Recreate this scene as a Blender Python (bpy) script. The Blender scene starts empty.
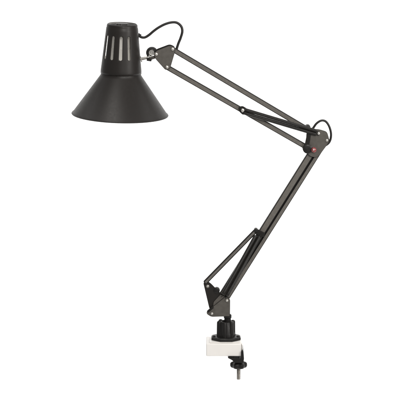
import bpy, bmesh, math, random
from mathutils import Vector, Matrix
random.seed(4)
SC = bpy.context.scene
COL = SC.collection
S = 0.0018                    # metres per reference unit in the lamp's own plane (shade about 17 cm across)

# ------------------------------------------------------------------ camera
DIST, PITCH = 3.0, math.radians(9.5)
cam = bpy.data.cameras.new('camera')
cam_o = bpy.data.objects.new('camera', cam); COL.objects.link(cam_o)
cam.sensor_width = 36; cam.lens = 36 * DIST / (400 * S)
cam.clip_start = 0.05; cam.clip_end = 200
FWD = Vector((0, math.cos(PITCH), -math.sin(PITCH)))
UP = Vector((0, math.sin(PITCH), math.cos(PITCH)))
RT = Vector((1, 0, 0))
TARGET = Vector((0, 0, 0.34))
EYE = TARGET - FWD * DIST
cam_o.location = EYE
cam_o.rotation_euler = (math.pi / 2 - PITCH, 0, 0)
SC.camera = cam_o

def W(px, py, Y=0.0):
    """drawing units -> point in the upright plane y = Y*S (the lamp's arms are drawn in such planes)"""
    d = FWD * DIST + RT * (px - 200) * S + UP * (200 - py) * S
    t = (Y * S - EYE.y) / d.y
    return EYE + d * t

# ------------------------------------------------------------------ materials
def mat(name, col, rough=.45, metal=0., spec=.5, noise=.0, nscale=400, bump=0., bscale=2500, coat=0., rn=.12):
    m = bpy.data.materials.new(name); m.use_nodes = True
    nt = m.node_tree; b = nt.nodes['Principled BSDF']
    b.inputs['Base Color'].default_value = (*col, 1)
    b.inputs['Roughness'].default_value = rough
    b.inputs['Metallic'].default_value = metal
    b.inputs['Specular IOR Level'].default_value = spec
    b.inputs['Coat Weight'].default_value = coat
    tc = nt.nodes.new('ShaderNodeTexCoord')
    if noise:
        n = nt.nodes.new('ShaderNodeTexNoise'); n.inputs['Scale'].default_value = nscale; n.inputs['Detail'].default_value = 5
        nt.links.new(tc.outputs['Object'], n.inputs['Vector'])
        r = nt.nodes.new('ShaderNodeMapRange'); r.inputs['From Min'].default_value = .3; r.inputs['From Max'].default_value = .7
        r.inputs['To Min'].default_value = max(0, rough - rn); r.inputs['To Max'].default_value = min(1, rough + rn)
        nt.links.new(n.outputs['Fac'], r.inputs['Value']); nt.links.new(r.outputs['Result'], b.inputs['Roughness'])
        mx = nt.nodes.new('ShaderNodeMix'); mx.data_type = 'RGBA'
        mx.inputs['A'].default_value = (*[c * (1 - noise) for c in col], 1)
        mx.inputs['B'].default_value = (*[min(1, c * (1 + noise)) for c in col], 1)
        nt.links.new(n.outputs['Fac'], mx.inputs['Factor']); nt.links.new(mx.outputs['Result'], b.inputs['Base Color'])
    if bump:
        n2 = nt.nodes.new('ShaderNodeTexNoise'); n2.inputs['Scale'].default_value = bscale; n2.inputs['Detail'].default_value = 3
        nt.links.new(tc.outputs['Object'], n2.inputs['Vector'])
        bp = nt.nodes.new('ShaderNodeBump'); bp.inputs['Strength'].default_value = bump; bp.inputs['Distance'].default_value = .0004
        nt.links.new(n2.outputs['Fac'], bp.inputs['Height']); nt.links.new(bp.outputs['Normal'], b.inputs['Normal'])
    return m

M_SHADE = mat('black satin enamel', (.0145, .0122, .0108), .43, 0, .30, .05, 260, .03, 2600, 0, .03)
M_LINK = mat('highlight grey link', (.125, .117, .106), .34, .1, .5, .25, 200, .15, 1500)  # link rod's pale highlight is put into this grey base colour
M_INNER = mat('white enamel inside shade', (.7, .69, .66), .5)
M_BAR = mat('bronze grey painted steel', (.116, .107, .095), .40, .0, .45, .22, 220, .2, 2200)
M_PLATE = mat('bronze grey plate', (.084, .077, .068), .42, .0, .35, .2, 160, .3, 1500)
M_EDGE = mat('black edge', (.012, .011, .010), .5, 0, .2)
M_DARK = mat('black plastic', (.010, .0092, .0086), .42, 0, .3, .1, 300, .08, 4000)
M_SPRING = mat('blackened spring steel', (.016, .0145, .013), .35, .0, .4)
M_STEEL = mat('bright steel', (.72, .70, .66), .24, 1., .5)
M_SCREW = mat('zinc plated screw', (.5, .48, .45), .3, 1., .5)
M_RIVET = mat('nickel rivet', (.62, .60, .56), .3, .75, .5)
M_WHITE = mat('cream white laminate', (.81, .788, .76), .5, 0, .4, .03, 40, .1, 900)
M_CLAMP = mat('white painted steel', (.80, .78, .75), .42, 0, .5, .03, 120)
M_CABLE = mat('black rubber cable', (.012, .0105, .010), .4, 0, .45)
M_RED = mat('red plastic', (.24, .04, .042), .25, 0, .5, coat=.6)
M_PORC = mat('pale socket ceramic', (.86, .84, .80), .4)
M_BACK = mat('white studio paper', (.97, .97, .965), 1, 0, 0)

# ------------------------------------------------------------------ helpers
def obj(name, bm, mats, parent=None, bevel=0, smooth=True, bevel_mat=-1, segs=2):
    bmesh.ops.recalc_face_normals(bm, faces=bm.faces)
    me = bpy.data.meshes.new(name); bm.to_mesh(me); bm.free()
    if not isinstance(mats, (list, tuple)): mats = [mats]
    for m in mats: me.materials.append(m)
    o = bpy.data.objects.new(name, me); COL.objects.link(o)
    if smooth:
        me.polygons.foreach_set('use_smooth', [True] * len(me.polygons))
        me.set_sharp_from_angle(angle=math.radians(38))
    if bevel:
        md = o.modifiers.new('bevel', 'BEVEL'); md.width = bevel * S; md.segments = segs
        md.limit_method = 'ANGLE'; md.angle_limit = math.radians(35); md.material = bevel_mat
        md.harden_normals = False
    if parent:
        o.parent = parent
        if parent.type == 'EMPTY' or parent.matrix_world != Matrix.Identity(4):
            o.matrix_parent_inverse = Matrix.Translation(root_loc(parent)).inverted()
    return o

def root_loc(p):
    v = Vector((0, 0, 0))
    while p:
        v += p.location
        p = p.parent
    return v

def prism(bm, pts, Y0, Y1, side_mat=0, Yref=None):
    """outline in the lamp plane, given thickness along y"""
    Ym = (Y0 + Y1) / 2 if Yref is None else Yref
    ps = [W(x, y, Ym) for x, y in pts]
    a = [bm.verts.new((p.x, Y0 * S, p.z)) for p in ps]
    b = [bm.verts.new((p.x, Y1 * S, p.z)) for p in ps]
    bm.faces.new(a); bm.faces.new(b[::-1])
    n = len(ps)
    for i in range(n):
        f = bm.faces.new((a[i], b[i], b[(i + 1) % n], a[(i + 1) % n])); f.material_index = side_mat

def rounded(pts, r=2.0, seg=5):
    """round the corners of an outline"""
    out = []
    n = len(pts)
    for i, c in enumerate(pts):
        rr = r
        if len(c) == 3: rr = c[2]
        c2 = Vector(c[:2]); p = Vector(pts[i - 1][:2]); q = Vector(pts[(i + 1) % n][:2])
        d0 = (p - c2); d1 = (q - c2)
        k = min(rr, d0.length * .45, d1.length * .45)
        A = c2 + d0.normalized() * k; B = c2 + d1.normalized() * k
        for s in range(seg + 1):
            t = s / seg
            out.append(tuple(A * (1 - t) ** 2 + c2 * 2 * t * (1 - t) + B * t * t))
    return out

def bar_outline(p0, p1, w, ext=0):
    a, b = Vector(p0), Vector(p1); d = (b - a).normalized(); n = Vector((-d.y, d.x)) * w / 2
    a = a - d * ext; b = b + d * ext
    return [tuple(a + n), tuple(b + n), tuple(b - n), tuple(a - n)]

def lathe(bm, prof, org, axis, seg=32, cap0=True, cap1=True, mi=0):
    """prof = [(radius, height)] in metres about an axis"""
    axis = Vector(axis).normalized()
    u = axis.orthogonal().normalized(); v = axis.cross(u)
    rings = []
    for r, h in prof:
        rings.append([bm.verts.new(org + axis * h + (u * math.cos(t) + v * math.sin(t)) * r)
                      for t in [2 * math.pi * k / seg for k in range(seg)]])
    for i in range(len(rings) - 1):
        for k in range(seg):
            f = bm.faces.new((rings[i][k], rings[i][(k + 1) % seg], rings[i + 1][(k + 1) % seg], rings[i + 1][k])); f.material_index = mi
    if cap0: bm.faces.new(rings[0]).material_index = mi
    if cap1: bm.faces.new(rings[-1]).material_index = mi
    return rings

def pin(bm, px, py, r, Y0, Y1, dome=.35, seg=20):
    """domed round pin lying along y, head towards -y (Y0)"""
    o = W(px, py, Y0)
    L = (Y1 - Y0) * S; r *= S; d = dome * r
    lathe(bm, [(r * .25, 0), (r * .62, d * .18), (r * .88, d * .5), (r, d), (r, L)], o, (0, 1, 0), seg)

def smooth_path(pts, n=8):
    out = []
    P = [pts[0]] + list(pts) + [pts[-1]]
    for i in range(1, len(P) - 2):
        p0, p1, p2, p3 = P[i - 1], P[i], P[i + 1], P[i + 2]
        for k in range(n):
            t = k / n
            out.append(.5 * ((2 * p1) + (p2 - p0) * t + (2 * p0 - 5 * p1 + 4 * p2 - p3) * t * t + (3 * p1 - p0 - 3 * p2 + p3) * t ** 3))
    out.append(pts[-1])
    return out

def sweep(bm, path, r, seg=10):
    n = len(path)
    tan = [(path[min(i + 1, n - 1)] - path[max(i - 1, 0)]).normalized() for i in range(n)]
    u = tan[0].orthogonal().normalized()
    rings = []
    for i in range(n):
        u = (u - tan[i] * u.dot(tan[i])).normalized()
        v = tan[i].cross(u)
        rr = r(i / (n - 1)) if callable(r) else r
        rings.append([bm.verts.new(path[i] + (u * math.cos(2 * math.pi * k / seg) + v * math.sin(2 * math.pi * k / seg)) * rr) for k in range(seg)])
    for i in range(n - 1):
        for k in range(seg):
            bm.faces.new((rings[i][k], rings[i][(k + 1) % seg], rings[i + 1][(k + 1) % seg], rings[i + 1][k]))
    bm.faces.new(rings[0]); bm.faces.new(rings[-1])

def helix(bm, a, b, R, wire, turns, seg=7, per=14):
    d = (b - a); L = d.length; d.normalize()
    u = d.orthogonal().normalized(); v = d.cross(u)
    N = int(turns * per)
    path = [a + d * (L * i / N) + (u * math.cos(2 * math.pi * turns * i / N) + v * math.sin(2 * math.pi * turns * i / N)) * R for i in range(N + 1)]
    sweep(bm, path, wire, seg)

def bm_new(): return bmesh.new()

# ------------------------------------------------------------------ the setting: white studio paper sweep behind and below
bm = bm_new()
prof = [(-2.2, -1.3), (1.2, -1.3)]
for k in range(1, 13):
    t = k / 12 * math.pi / 2
    prof.append((1.2 + 1.2 * math.sin(t), -0.1 - 1.2 * math.cos(t)))
prof += [(2.4, 3.2)]
pa = [bm.verts.new((-4, y, z)) for y, z in prof]; pb = [bm.verts.new((4, y, z)) for y, z in prof]
for i in range(len(prof) - 1): bm.faces.new((pa[i], pa[i + 1], pb[i + 1], pb[i]))
back = obj('backdrop', bm, M_BACK); back['kind'] = 'structure'

# ------------------------------------------------------------------ white board gripped by the clamp
bm = bm_new()
BX0, BX1 = W(206.2, 350, -17).x, W(241.2, 350, -17).x
BZ1 = W(220, 343.8, -17).z; BZ0 = W(220, 356.4, -17).z
BY0, BY1 = -17 * S, 13 * S
vs = [bm.verts.new((x, y, z)) for x in (BX0, BX1) for y in (BY0, BY1) for z in (BZ0, BZ1)]
for f in ((0, 1, 3, 2), (4, 6, 7, 5), (0, 4, 5, 1), (2, 3, 7, 6), (0, 2, 6, 4), (1, 5, 7, 3)): bm.faces.new([vs[i] for i in f])
board = obj('board', bm, M_WHITE, bevel=.9, segs=3)
board['label'] = 'small cream white board block gripped by the clamp under the black lamp base'
board['category'] = 'board'

# ------------------------------------------------------------------ the lamp
lamp = bpy.data.objects.new('desk_lamp', None); COL.objects.link(lamp)
lamp.empty_display_size = .05
BASE = Vector((W(226, 340, 0).x, -2 * S, BZ1))
lamp.location = BASE
lamp['label'] = 'black swing arm desk lamp with cone shade and sprung arms clamped to white board'
lamp['category'] = 'lamp'

# --- shade: tilted frame
tx, ty = math.radians(2.0), math.radians(3.4)      # leans right, and towards the viewer at the top
AX = Vector((math.sin(tx), -math.sin(ty), 1)).normalized()
RIM = W(120, 115.0, 0)
def cone_prof():
    return [(46.9, .1), (47.7, .3), (48.1, .9), (47.7, 1.6), (46.5, 2.4), (20.9, 38.8), (20.0, 40.3), (19.7, 41.6), (18.8, 41.8)]
bm = bm_new()
outer = [(r * S, h * S) for r, h in cone_prof()]
inner = [(18.8 * S, 40.6 * S), (19.8 * S, 38.6 * S), (45.4 * S, 2.0 * S), (46.3 * S, .8 * S)]
r1 = lathe(bm, outer, RIM, AX, 96, False, False, 0)
r2 = lathe(bm, inner, RIM, AX, 96, False, False, 1)
for k in range(96):
    bm.faces.new((r1[-1][k], r1[-1][(k + 1) % 96], r2[0][(k + 1) % 96], r2[0][k]))
    bm.faces.new((r2[-1][k], r2[-1][(k + 1) % 96], r1[0][(k + 1) % 96], r1[0][k])).material_index = 1
obj('lamp_shade', bm, [M_SHADE, M_INNER], lamp)

# --- vented cap above the cone, slots cut right through
bm = bm_new()
XA = (Vector((1, 0, 0)) - AX * AX.x).normalized(); YA = AX.cross(XA)      # XA right, YA away from viewer
cols = []
SLOTS = [0, 27, 55, 88, 120, 148, 180, 208, 238, 270, 302, 332]        # 0 faces the viewer
for s in range(12):
    c = SLOTS[s]; hw = 5.2 if s in (8, 10) else 4.8
    for k, d in enumerate((-hw, -hw * .7, 0, hw * .7, hw)): cols.append((c + d, s, k))
    nx = SLOTS[(s + 1) % 12] + (360 if s == 11 else 0); hn = 5.2 if (s + 1) % 12 in (8, 10) else 4.8
    gap = nx - hn - c - hw
    for k in range(1, 6): cols.append((c + hw + k * gap / 6, s, 4 + k))
HS = [41.8, 44, 46.5, 52, 56.5, 58.0, 72, 78.8, 80.5, 84, 86.6, 87.4, 88.3, 89.6, 90.4, 90.8]
def cap_r(h):
    if h <= 44: return 20.2
    if h > 86.6:
        return {87.4: 15.2, 88.3: 15.15, 89.6: 15.0, 90.4: 14.5, 90.8: 13.7}[h]
    r = 20.2 + (15.6 - 20.2) * (h - 44) / (86.6 - 44)
    return r
LOI, HII = 5, 7           # rows where the slots start and end
grid = []
for i, h in enumerate(HS):
    row = []
    for (a, s, k) in cols:
        hh = h
        if i == LOI and k in (1, 2, 3): hh = h - (1.25 if k == 2 else .85)
        if i == HII and k in (1, 2, 3): hh = h + (1.25 if k == 2 else .85)
        r = cap_r(h) if hh == h else cap_r(44) + (15.6 - 20.2) * (hh - 44) / (86.6 - 44)
        t = math.radians(a - 90)                      # 0 deg faces the viewer
        row.append(bm.verts.new(RIM + AX * hh * S + (XA * math.cos(t) + YA * math.sin(t)) * r * S))
    grid.append(row)
n = len(cols)
NOSLOT = {2, 3, 9}                                       # no slots where the arm bracket and cord fit
for i in range(len(HS) - 1):
    for j in range(n):
        a, s, k = cols[j]
        if LOI <= i < HII and k < 4 and s not in NOSLOT: continue
        bm.faces.new((grid[i][j], grid[i][(j + 1) % n], grid[i + 1][(j + 1) % n], grid[i + 1][j]))
cap = obj('shade_cap', bm, [M_SHADE, M_INNER], lamp)
md = cap.modifiers.new('wall', 'SOLIDIFY'); md.thickness = .6 * S; md.offset = -1; md.material_offset = 1; md.material_offset_rim = 0
# top disc: shallow dish with ring of vent holes and a raised hub
bm = bm_new()
lathe(bm, [(13.6 * S, 89.3 * S), (13.2 * S, 89.6 * S), (11.6 * S, 89.5 * S)], RIM, AX, 72, False, False)
N = 72
def ringv(r, h): return [RIM + AX * h * S + (XA * math.cos(2 * math.pi * k / N) + YA * math.sin(2 * math.pi * k / N)) * r * S for k in range(N)]
ra = [bm.verts.new(p) for p in ringv(11.6, 89.5)]; rb = [bm.verts.new(p) for p in ringv(6.6, 89.8)]
rc = [bm.verts.new(p) for p in ringv(5.6, 91.0)]; rd = [bm.verts.new(p) for p in ringv(2.0, 91.3)]
for k in range(N):
    k2 = (k + 1) % N
    if k % 6 not in (1, 2, 3): bm.faces.new((ra[k], ra[k2], rb[k2], rb[k]))
    bm.faces.new((rb[k], rb[k2], rc[k2], rc[k])); bm.faces.new((rc[k], rc[k2], rd[k2], rd[k]))
bm.faces.new(rd)
tp = obj('vent_disc', bm, M_SHADE, cap)
md = tp.modifiers.new('wall', 'SOLIDIFY'); md.thickness = .6 * S; md.offset = -1
# bulb socket inside the cap
bm = bm_new()
lathe(bm, [(10.0 * S, 42 * S), (11.4 * S, 43 * S), (11.4 * S, 66 * S), (10.6 * S, 67 * S), (10.6 * S, 83 * S), (9 * S, 84 * S)], RIM + YA * .5 * S, AX, 40)
obj('bulb_socket', bm, M_PORC, lamp)
# cord grommet on the cap
bm = bm_new()
g = W(138.2, 35.3, 0)
lathe(bm, [(2.2 * S, 0), (2.3 * S, .9 * S), (1.6 * S, 1.6 * S), (1.4 * S, 3.0 * S)], g, (1, 0, -.18), 18)
obj('cord_grommet', bm, M_DARK, cap)

# --- head joint: steel stud, ring knuckle and twin bracket plates
bm = bm_new()
a, b = W(140.6, 59.2, 0), W(151.5, 56.4, 0)
ax = (b - a); L = ax.length
lathe(bm, [(3.2 * S, 0), (3.2 * S, .9 * S), (1.7 * S, 1.0 * S)] + [((1.5 + .14 * (i % 2)) * S, (1.3 + .45 * i) * S) for i in range(15)] + [(1.3 * S, L)], a, ax, 20)
obj('shade_stud', bm, M_SCREW, lamp)
bm = bm_new()
c0 = W(151.6, 52.4, 0)
lathe(bm, [(1.2 * S, -2.6 * S), (1.5 * S, -2.2 * S), (2.6 * S, -2.3 * S), (3.2 * S, -1.8 * S), (3.2 * S, 1.8 * S), (2 * S, 2.4 * S)], c0, (0, 1, 0), 28)
kn = obj('joint_knuckle', bm, M_STEEL, lamp)
bm = bm_new()
path = [W(151.9 + 4.3 * math.cos(t), 52.6 - 4.3 * math.sin(t), 0) for t in [math.radians(5 + 215 * i / 22) for i in range(23)]]
sweep(bm, path, 1.6 * S, 12)
for v in bm.verts: v.co.y *= 1.9
obj('clip_ring', bm, M_DARK, kn)
bm = bm_new()
prism(bm, rounded([(148.6, 56.9), (154.8, 55.6), (156, 58.2), (151.0, 59.9)], 1), -1.6, 1.6)
obj('knuckle_lug', bm, M_PLATE, kn, .3)
bm = bm_new(); o_ = W(149.2, 59.6, -1.5); lathe(bm, [(1.3 * S, -2.4 * S), (1.7 * S, -2 * S), (1.7 * S, 2 * S), (1.3 * S, 2.4 * S)], o_, (1, 0, -.15), 6); obj('knuckle_nut', bm, M_DARK, kn)

def plate(name, pts, Y0, Y1, mats, rivets=(), r=1.6, parent=lamp, bev=.35, rr=1.3, rmat=M_RIVET):
    bm = bm_new(); prism(bm, rounded(pts, r), Y0, Y1, 1)
    o = obj(name, bm, mats, parent, bev, bevel_mat=1)
    for x, y in rivets:
        b2 = bm_new(); pin(b2, x, y, rr + .75, Y0 - .35, Y0 + .3, .05); obj('washer', b2, M_PLATE, o)
        b2 = bm_new(); pin(b2, x, y, rr, Y0 - .95, Y0 + .4); obj('rivet', b2, rmat, o)
    return o
HEAD = [(153.6, 53.2, 3), (157.0, 50.3, 2), (170.5, 45.2, 3), (175.6, 47.8, 3), (175.0, 52, 2), (170.0, 69.0, 3), (165.6, 70.3, 3), (155.2, 58.6, 3)]
plate('head_bracket', HEAD, -4.6, -3.6, [M_PLATE, M_EDGE], [(156.3, 54.3), (172.6, 49.2), (167.0, 67.2)], rr=1.5)
HB = [(x - .6, y - 1.2) if len(c) == 2 else (x - .6, y - 1.2, c[2]) for c in HEAD for x, y in [c[:2]]]
plate('head_bracket', HB, 3.6, 4.6, [M_EDGE, M_EDGE])

# --- upper arm: two square tubes
def bar(name, p0, p1, w, Y0, Y1, ext=0, bev=.75):
    bm = bm_new(); prism(bm, bar_outline(p0, p1, w, ext), Y0, Y1, 1)
    return obj(name, bm, [M_BAR, M_EDGE], lamp, bev, bevel_mat=1, segs=3)  # black bevels draw a dark outline round the lighter face
bar('upper_arm_bar', (171.5, 48.6), (309.0, 130.2), 4.9, -2.9, 2.9)
bar('upper_arm_bar', (166.5, 66.8), (307.0, 147.4), 4.9, -2.9, 2.9)

# --- upper springs, one each side of the arm, on a cross pin
def spring(a, b, Y, R, wire, turns):
    A, B = W(*a, Y), W(*b, Y)
    d = (B - A).normalized()
    bm = bm_new()
    helix(bm, A + d * 3 * S, B - d * 3 * S, R * S, wire * S, turns)
    o = obj('tension_spring', bm, M_SPRING, lamp)
    for E, e in ((A, d), (B, -d)):
        bm = bm_new()
        sweep(bm, [E, E + e * 1.8 * S, E + e * 3.4 * S + Vector((0, -R * S, 0))], wire * S * 1.1, 8)
        obj('spring_hook', bm, M_SPRING, o)
    return o
spring((241.5, 108.6), (319.2, 131.8), -6.2, 1.36, .45, 86)
spring((241.5, 112.2), (319.2, 135.2), -6.2, 1.36, .45, 86)
bm = bm_new(); pin(bm, 242.8, 110.4, 1.6, -8.4, 6); obj('spring_pin', bm, M_RIVET, lamp)
plate('spring_anchor', [(238.4, 107.0), (242.4, 105.8), (247.0, 108.4), (246.4, 113.8), (242.8, 115.0), (239.0, 111.4)], -4.3, -3.2, [M_EDGE, M_EDGE])

# --- elbow
EL = [(306.5, 131.5, 3), (313.5, 128.9, 3), (319.5, 129.3, 2), (327.0, 131.6, 2.5), (328.6, 137.0, 2), (329.6, 141.0, 2.5), (326.6, 145.6, 2), (317.4, 158.0, 4), (308.6, 156.2, 4), (305.6, 148.5, 3)]
el = plate('elbow_plate', EL, -4.9, -3.7, [M_PLATE, M_EDGE], [(327.0, 140.4)], rr=1.25)
b2 = bm_new(); pin(b2, 318.8, 133.6, 1.3, -8.2, -4.7); obj('rivet', b2, M_RIVET, el)
plate('elbow_plate', EL, 3.7, 4.9, [M_PLATE, M_EDGE])
plate('elbow_strut', [(307.2, 132.6), (311.2, 133.2), (308.4, 150.5), (303.6, 149.5)], -6.0, -5.1, [M_EDGE, M_EDGE])
bm = bm_new(); pin(bm, 307.6, 149.0, 4.7, -6.6, 6, .15, 28); obj('elbow_boss', bm, M_DARK, lamp)
bm = bm_new(); pin(bm, 308.0, 127.6, 2.6, -4.4, 4.4, .2, 22); obj('elbow_stop', bm, M_DARK, lamp)
bm = bm_new(); pin(bm, 314.0, 150.2, 2.6, -8.6, -4.9, .5, 28); obj('red_button', bm, M_RED, lamp)
bm = bm_new(); pin(bm, 313.7, 149.9, .85, -9.2, -7.4, .5, 14); obj('button_highlight', bm, M_RIVET, lamp)  # added bright dot standing in for the button's white highlight

# --- lower arm: two square tubes side by side
bar('lower_arm_bar', (310.9, 153.4), (221.3, 296.2), 6.3, -2.9, 2.9)
bar('lower_arm_bar', (320.4, 149.8), (227.6, 297.2), 4.3, -2.9, 2.9)

# --- link rod, collar and lower springs
bm = bm_new(); prism(bm, bar_outline((205.2, 282.4), (255.2, 231.2), 4.3, .8), -5.2, -1.4, 1)
obj('link_rod', bm, [M_LINK, M_EDGE], lamp, 1.1, bevel_mat=1, segs=3)
bm = bm_new()
for Y in (-5.3,): pin(bm, 256.0, 230.4, 2.0, Y - 2.2, -2, .3)
obj('link_pin', bm, M_DARK, lamp)
plate('arm_collar', [(254.4, 230.2), (257.0, 228.8), (265.2, 233.0), (264.2, 236.6), (261.6, 237.0), (254.6, 233.2)], -5.4, -3.3, [M_EDGE, M_EDGE], r=1)
spring((221.6, 297.0), (257.2, 232.8), -5.6, 1.5, .48, 76)
spring((225.6, 298.4), (260.8, 234.4), -5.6, 1.5, .48, 74)

# --- lower bracket
plate('crank_plate', [(203.2, 282.6, 2), (206.6, 280.6, 2), (210.6, 283.0, 2), (220.8, 293.4, 2), (229.4, 298.8, 2), (213.0, 312.0, 2), (209.4, 308.8, 2)], -3.4, -2.3, [M_SHADE, M_EDGE], [(207.7, 286.3)], rr=1.2)  # shadow on the plate's left side is put into its black colour
plate('crank_plate', [(203.2, 282.6, 2), (206.6, 280.6, 2), (210.6, 283.0, 2), (220.8, 293.4, 2), (229.4, 298.8, 2), (213.0, 312.0, 2), (209.4, 308.8, 2)], 3.2, 4.3, [M_EDGE, M_EDGE])
plate('crank_unshaded_part', [(213.4, 302.0), (220.6, 294.2), (226.6, 297.6), (226.0, 300.5), (212.8, 310.4)], -4.2, -3.5, [M_PLATE, M_EDGE], bev=.25)  # added lighter piece for the part of the crank outside the shadow
bm = bm_new(); pin(bm, 216.8, 290.6, 3.1, -4.6, -.5, .2, 24); obj('crank_boss', bm, M_DARK, lamp)
FP = [(206.6, 311.6, 1.5), (225.8, 296.0, 3), (230.2, 299.0, 2), (230.0, 316.4, 1.5), (211.0, 316.8, 2), (206.8, 314.0, 1.5)]
plate('base_bracket', FP, -5.2, -4.2, [M_PLATE, M_EDGE], [(227.0, 300.7), (212.0, 313.8)], rr=1.25)
plate('base_bracket', FP, 4.6, 5.6, [M_PLATE, M_EDGE])
bm = bm_new(); prism(bm, bar_outline((207.6, 311.8), (213.2, 306.8), 2.2), -6.0, -4.0); obj('bracket_lip', bm, M_EDGE, lamp, .3)

# --- swivel post
PX, PY = W(226.0, 340, -2).x, -2 * S
def zat(py): return W(226, py, -2).z
def cyl(bm, x, y, prof, seg=36):
    lathe(bm, [(r * S, z) for r, z in prof], Vector((x, y, 0)), (0, 0, 1), seg)
bm = bm_new()
cyl(bm, W(227.6, 320, -1).x, -1 * S, [(3.4, zat(326)), (3.4, zat(318.4)), (4.0, zat(317.8)), (4.0, zat(315.2)), (3.2, zat(314.4))])
obj('swivel_pin', bm, M_DARK, lamp)
bm = bm_new()
ZF = BZ1 + 4.6 * S
cyl(bm, PX, PY, [(8.6, ZF - .5 * S), (8.5, ZF + 3 * S), (7.9, zat(331)), (7.4, zat(322)), (6.8, zat(321.2)), (4.2, zat(321.0)), (4.0, zat(324))])
post = obj('swivel_socket', bm, M_DARK, lamp)
for k in range(6):       # upright ribs with rounded tops round the socket
    t = math.radians(-90 + 36 + 60 * k + 12)
    b2 = bm_new()
    x, y = PX + 7.3 * S * math.cos(t), PY + 7.3 * S * math.sin(t)
    top = 320.4
    cyl(b2, x, y, [(2.7, ZF - .4 * S), (2.6, ZF + 2 * S), (2.4, zat(top + 1.8)), (2.0, zat(top + .6)), (1.0, zat(top))], 20)
    obj('rib', b2, M_DARK, post)
# eight-sided flange
bm = bm_new()
def octo(r, z, sy=.86):
    return [bm.verts.new((PX + r * S * math.cos(math.radians(22.5 + 45 * k)), PY + sy * r * S * math.sin(math.radians(22.5 + 45 * k)), z)) for k in range(8)]
ZT = BZ1 + 1.2 * S
rs = [octo(15.6, ZT + .02 * S), octo(16.0, ZT + .5 * S), octo(16.0, ZT + 2.2 * S), octo(14.6, ZT + 3.3 * S), octo(9, ZT + 3.6 * S)]
for i in range(len(rs) - 1):
    for k in range(8): bm.faces.new((rs[i][k], rs[i][(k + 1) % 8], rs[i + 1][(k + 1) % 8], rs[i + 1][k]))
bm.faces.new(rs[0]); bm.faces.new(rs[-1])
obj('base_flange', bm, M_DARK, lamp, .3)
for sx in (-1, 1):
    b2 = bm_new(); lathe(b2, [(1.7 * S, 0), (1.7 * S, .6 * S), (1.1 * S, 1.2 * S), (.3 * S, 1.4 * S)], Vector((PX + sx * 12.2 * S, PY - 3.5 * S, ZT + 3.2 * S)), (0, 0, 1), 18)
    obj('screw_head', b2, M_DARK, lamp)

# --- white clamp bracket round the board's right-hand edge
bm = bm_new()
def strip(path, y0, y1, th):
    """bent steel strip: path of (x, z) in metres, extruded along y"""
    n = len(path); L, R = [], []
    for i, p in enumerate(path):
        t = (Vector(path[min(i + 1, n - 1)]) - Vector(path[max(i - 1, 0)])).normalized(); nn = Vector((-t.y, t.x)) * th / 2
        L.append(Vector(p) + nn); R.append(Vector(p) - nn)
    loop = L + R[::-1]
    a = [bm.verts.new((q.x, y0, q.y)) for q in loop]; b = [bm.verts.new((q.x, y1, q.y)) for q in loop]
    m = len(loop)
    for i in range(m): bm.faces.new((a[i], a[(i + 1) % m], b[(i + 1) % m], b[i]))
    for i in range(n - 1):
        for e in (a, b): bm.faces.new((e[i], e[i + 1], e[m - 2 - i], e[m - 1 - i]))
zt = BZ1 + .6 * S
xr = BX1 + 1.0 * S
path = [(BX0 + 3.6 * S, zt)]
path += [(xr - 3 * S + 3 * S * math.sin(t), zt - 3 * S + 3 * S * math.cos(t)) for t in [math.pi / 2 * i / 8 for i in range(9)]]
path += [(xr, BZ0 - 1.2 * S)]
path[0] = (BX0 + 3.6 * S, zt)
bm.free(); bm = bm_new()
strip(path, -14 * S, 9 * S, 1.0 * S)
obj('clamp_bracket', bm, M_CLAMP, lamp, .25)
# black lower jaw, knob and threaded screw
SXc, SYc = W(238.6, 366, -6).x, -6 * S
bm = bm_new()
prism(bm, rounded([(227.6, 357.3), (239.5, 358.2), (241.2, 357.0), (241.9, 350.6), (243.4, 350.0), (244.0, 358.0), (243.4, 362.2), (234.8, 362.2), (231.8, 359.4)], .6), -19.5, 4, 0, -17)
obj('clamp_jaw', bm, M_DARK, lamp, .4)
bm = bm_new()
def zk(py): return W(238.6, py, -6).z
N = 48
ks = []
for r, py in ((4.2, 361.2), (6.6, 361.9), (7.7, 363.0), (7.9, 365.4), (7.3, 367.0), (5.4, 367.9), (2.6, 368.4)):
    ring = []
    for k in range(N):
        t = 2 * math.pi * k / N + .35
        rr = r * (1 + .11 * math.cos(6 * t) * min(1, r / 7))
        ring.append(bm.verts.new((SXc + rr * S * math.cos(t), SYc + rr * S * math.sin(t), zk(py))))
    ks.append(ring)
for i in range(len(ks) - 1):
    for k in range(N): bm.faces.new((ks[i][k], ks[i][(k + 1) % N], ks[i + 1][(k + 1) % N], ks[i + 1][k]))
bm.faces.new(ks[0]); bm.faces.new(ks[-1])
obj('clamp_knob', bm, M_DARK, lamp)
bm = bm_new()
z0, z1 = zk(379.6), zk(362)
pr = [(1.2 * S, z0), (1.9 * S, z0 + .5 * S)]
k = 0; z = z0 + .6 * S
while z < z1:
    pr.append(((2.15 if k % 2 else 1.75) * S, z)); z += .42 * S; k += 1
lathe(bm, pr, Vector((SXc, SYc, 0)), (0, 0, 1), 24)
obj('clamp_screw', bm, M_SCREW, lamp)

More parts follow.
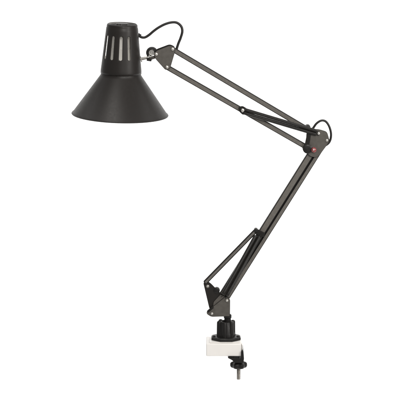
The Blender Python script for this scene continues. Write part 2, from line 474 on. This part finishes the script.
# --- cord: loop from shade to arm, loop round the elbow
def cable(pts, r, Ys=None):
    P = [W(x, y, (Ys[i] if Ys else 0)) for i, (x, y) in enumerate(pts)]
    bm = bm_new(); sweep(bm, smooth_path(P, 8), r * S, 12)
    obj('power_cord', bm, M_CABLE, lamp)
cable([(138.6, 35.5), (141.5, 37.2), (145, 37.3), (149, 35.0), (153.5, 31.2), (158.5, 27.6), (165, 24.2), (171.5, 22.4), (177, 22.8), (181.2, 26.4), (182.3, 31.5), (180.6, 38), (178.2, 44), (176.6, 50.2), (178.5, 52.6)], 1.3)
cable([(308.5, 131.0), (312.6, 128.6), (316.4, 123.6), (321.2, 120.6), (325.6, 121.4), (329.0, 126.0), (330.9, 132.4), (330.8, 138.0), (329.0, 142.6), (325.2, 145.6), (322.0, 146.6)], 1.15)

bm = bm_new(); sweep(bm, [W(314.4, 155.0, 0), W(284.6, 202.5, 0), W(254.6, 250, 0), W(225.1, 297.0, 0)], .95 * S, 10); obj('power_cord', bm, M_CABLE, lamp)  # straight length added to darken the gap between the lower bars

# ------------------------------------------------------------------ light: white studio, large soft lamps
w = bpy.data.worlds.new('World'); SC.world = w; w.use_nodes = True
bg = w.node_tree.nodes['Background']
bg.inputs['Color'].default_value = (1, .995, .985, 1); bg.inputs['Strength'].default_value = .35
def area(name, loc, aim, size, power, col=(1, .97, .93)):
    l = bpy.data.lights.new(name, 'AREA'); l.shape = 'RECTANGLE'; l.size = size[0]; l.size_y = size[1]; l.energy = power; l.color = col
    o = bpy.data.objects.new(name, l); COL.objects.link(o); o.location = loc
    o.rotation_euler = (Vector(aim) - Vector(loc)).to_track_quat('-Z', 'Y').to_euler()
area('softbox', (1.75, -1.55, 1.0), (0, 0, .42), (.5, 1.1), 27)
area('softbox', (.5, -2.2, 1.5), (0, 0, .38), (.7, .7), 24)
area('softbox', (-.45, -.55, 2.5), (-.1, 0, .5), (.55, .8), 13)
for z, az in ((2.6, .7), (-1.1, .2)):                     # background lamps, turned to the paper
    area('background_lamp', (0, .7, z), (0, 2.4, az), (5.0, .4), 50, (1, 1, 1))

vs_ = SC.view_settings
vs_.view_transform = 'Standard'; vs_.look = 'None'; vs_.exposure = 0; vs_.gamma = 1
SC.render.film_transparent = False
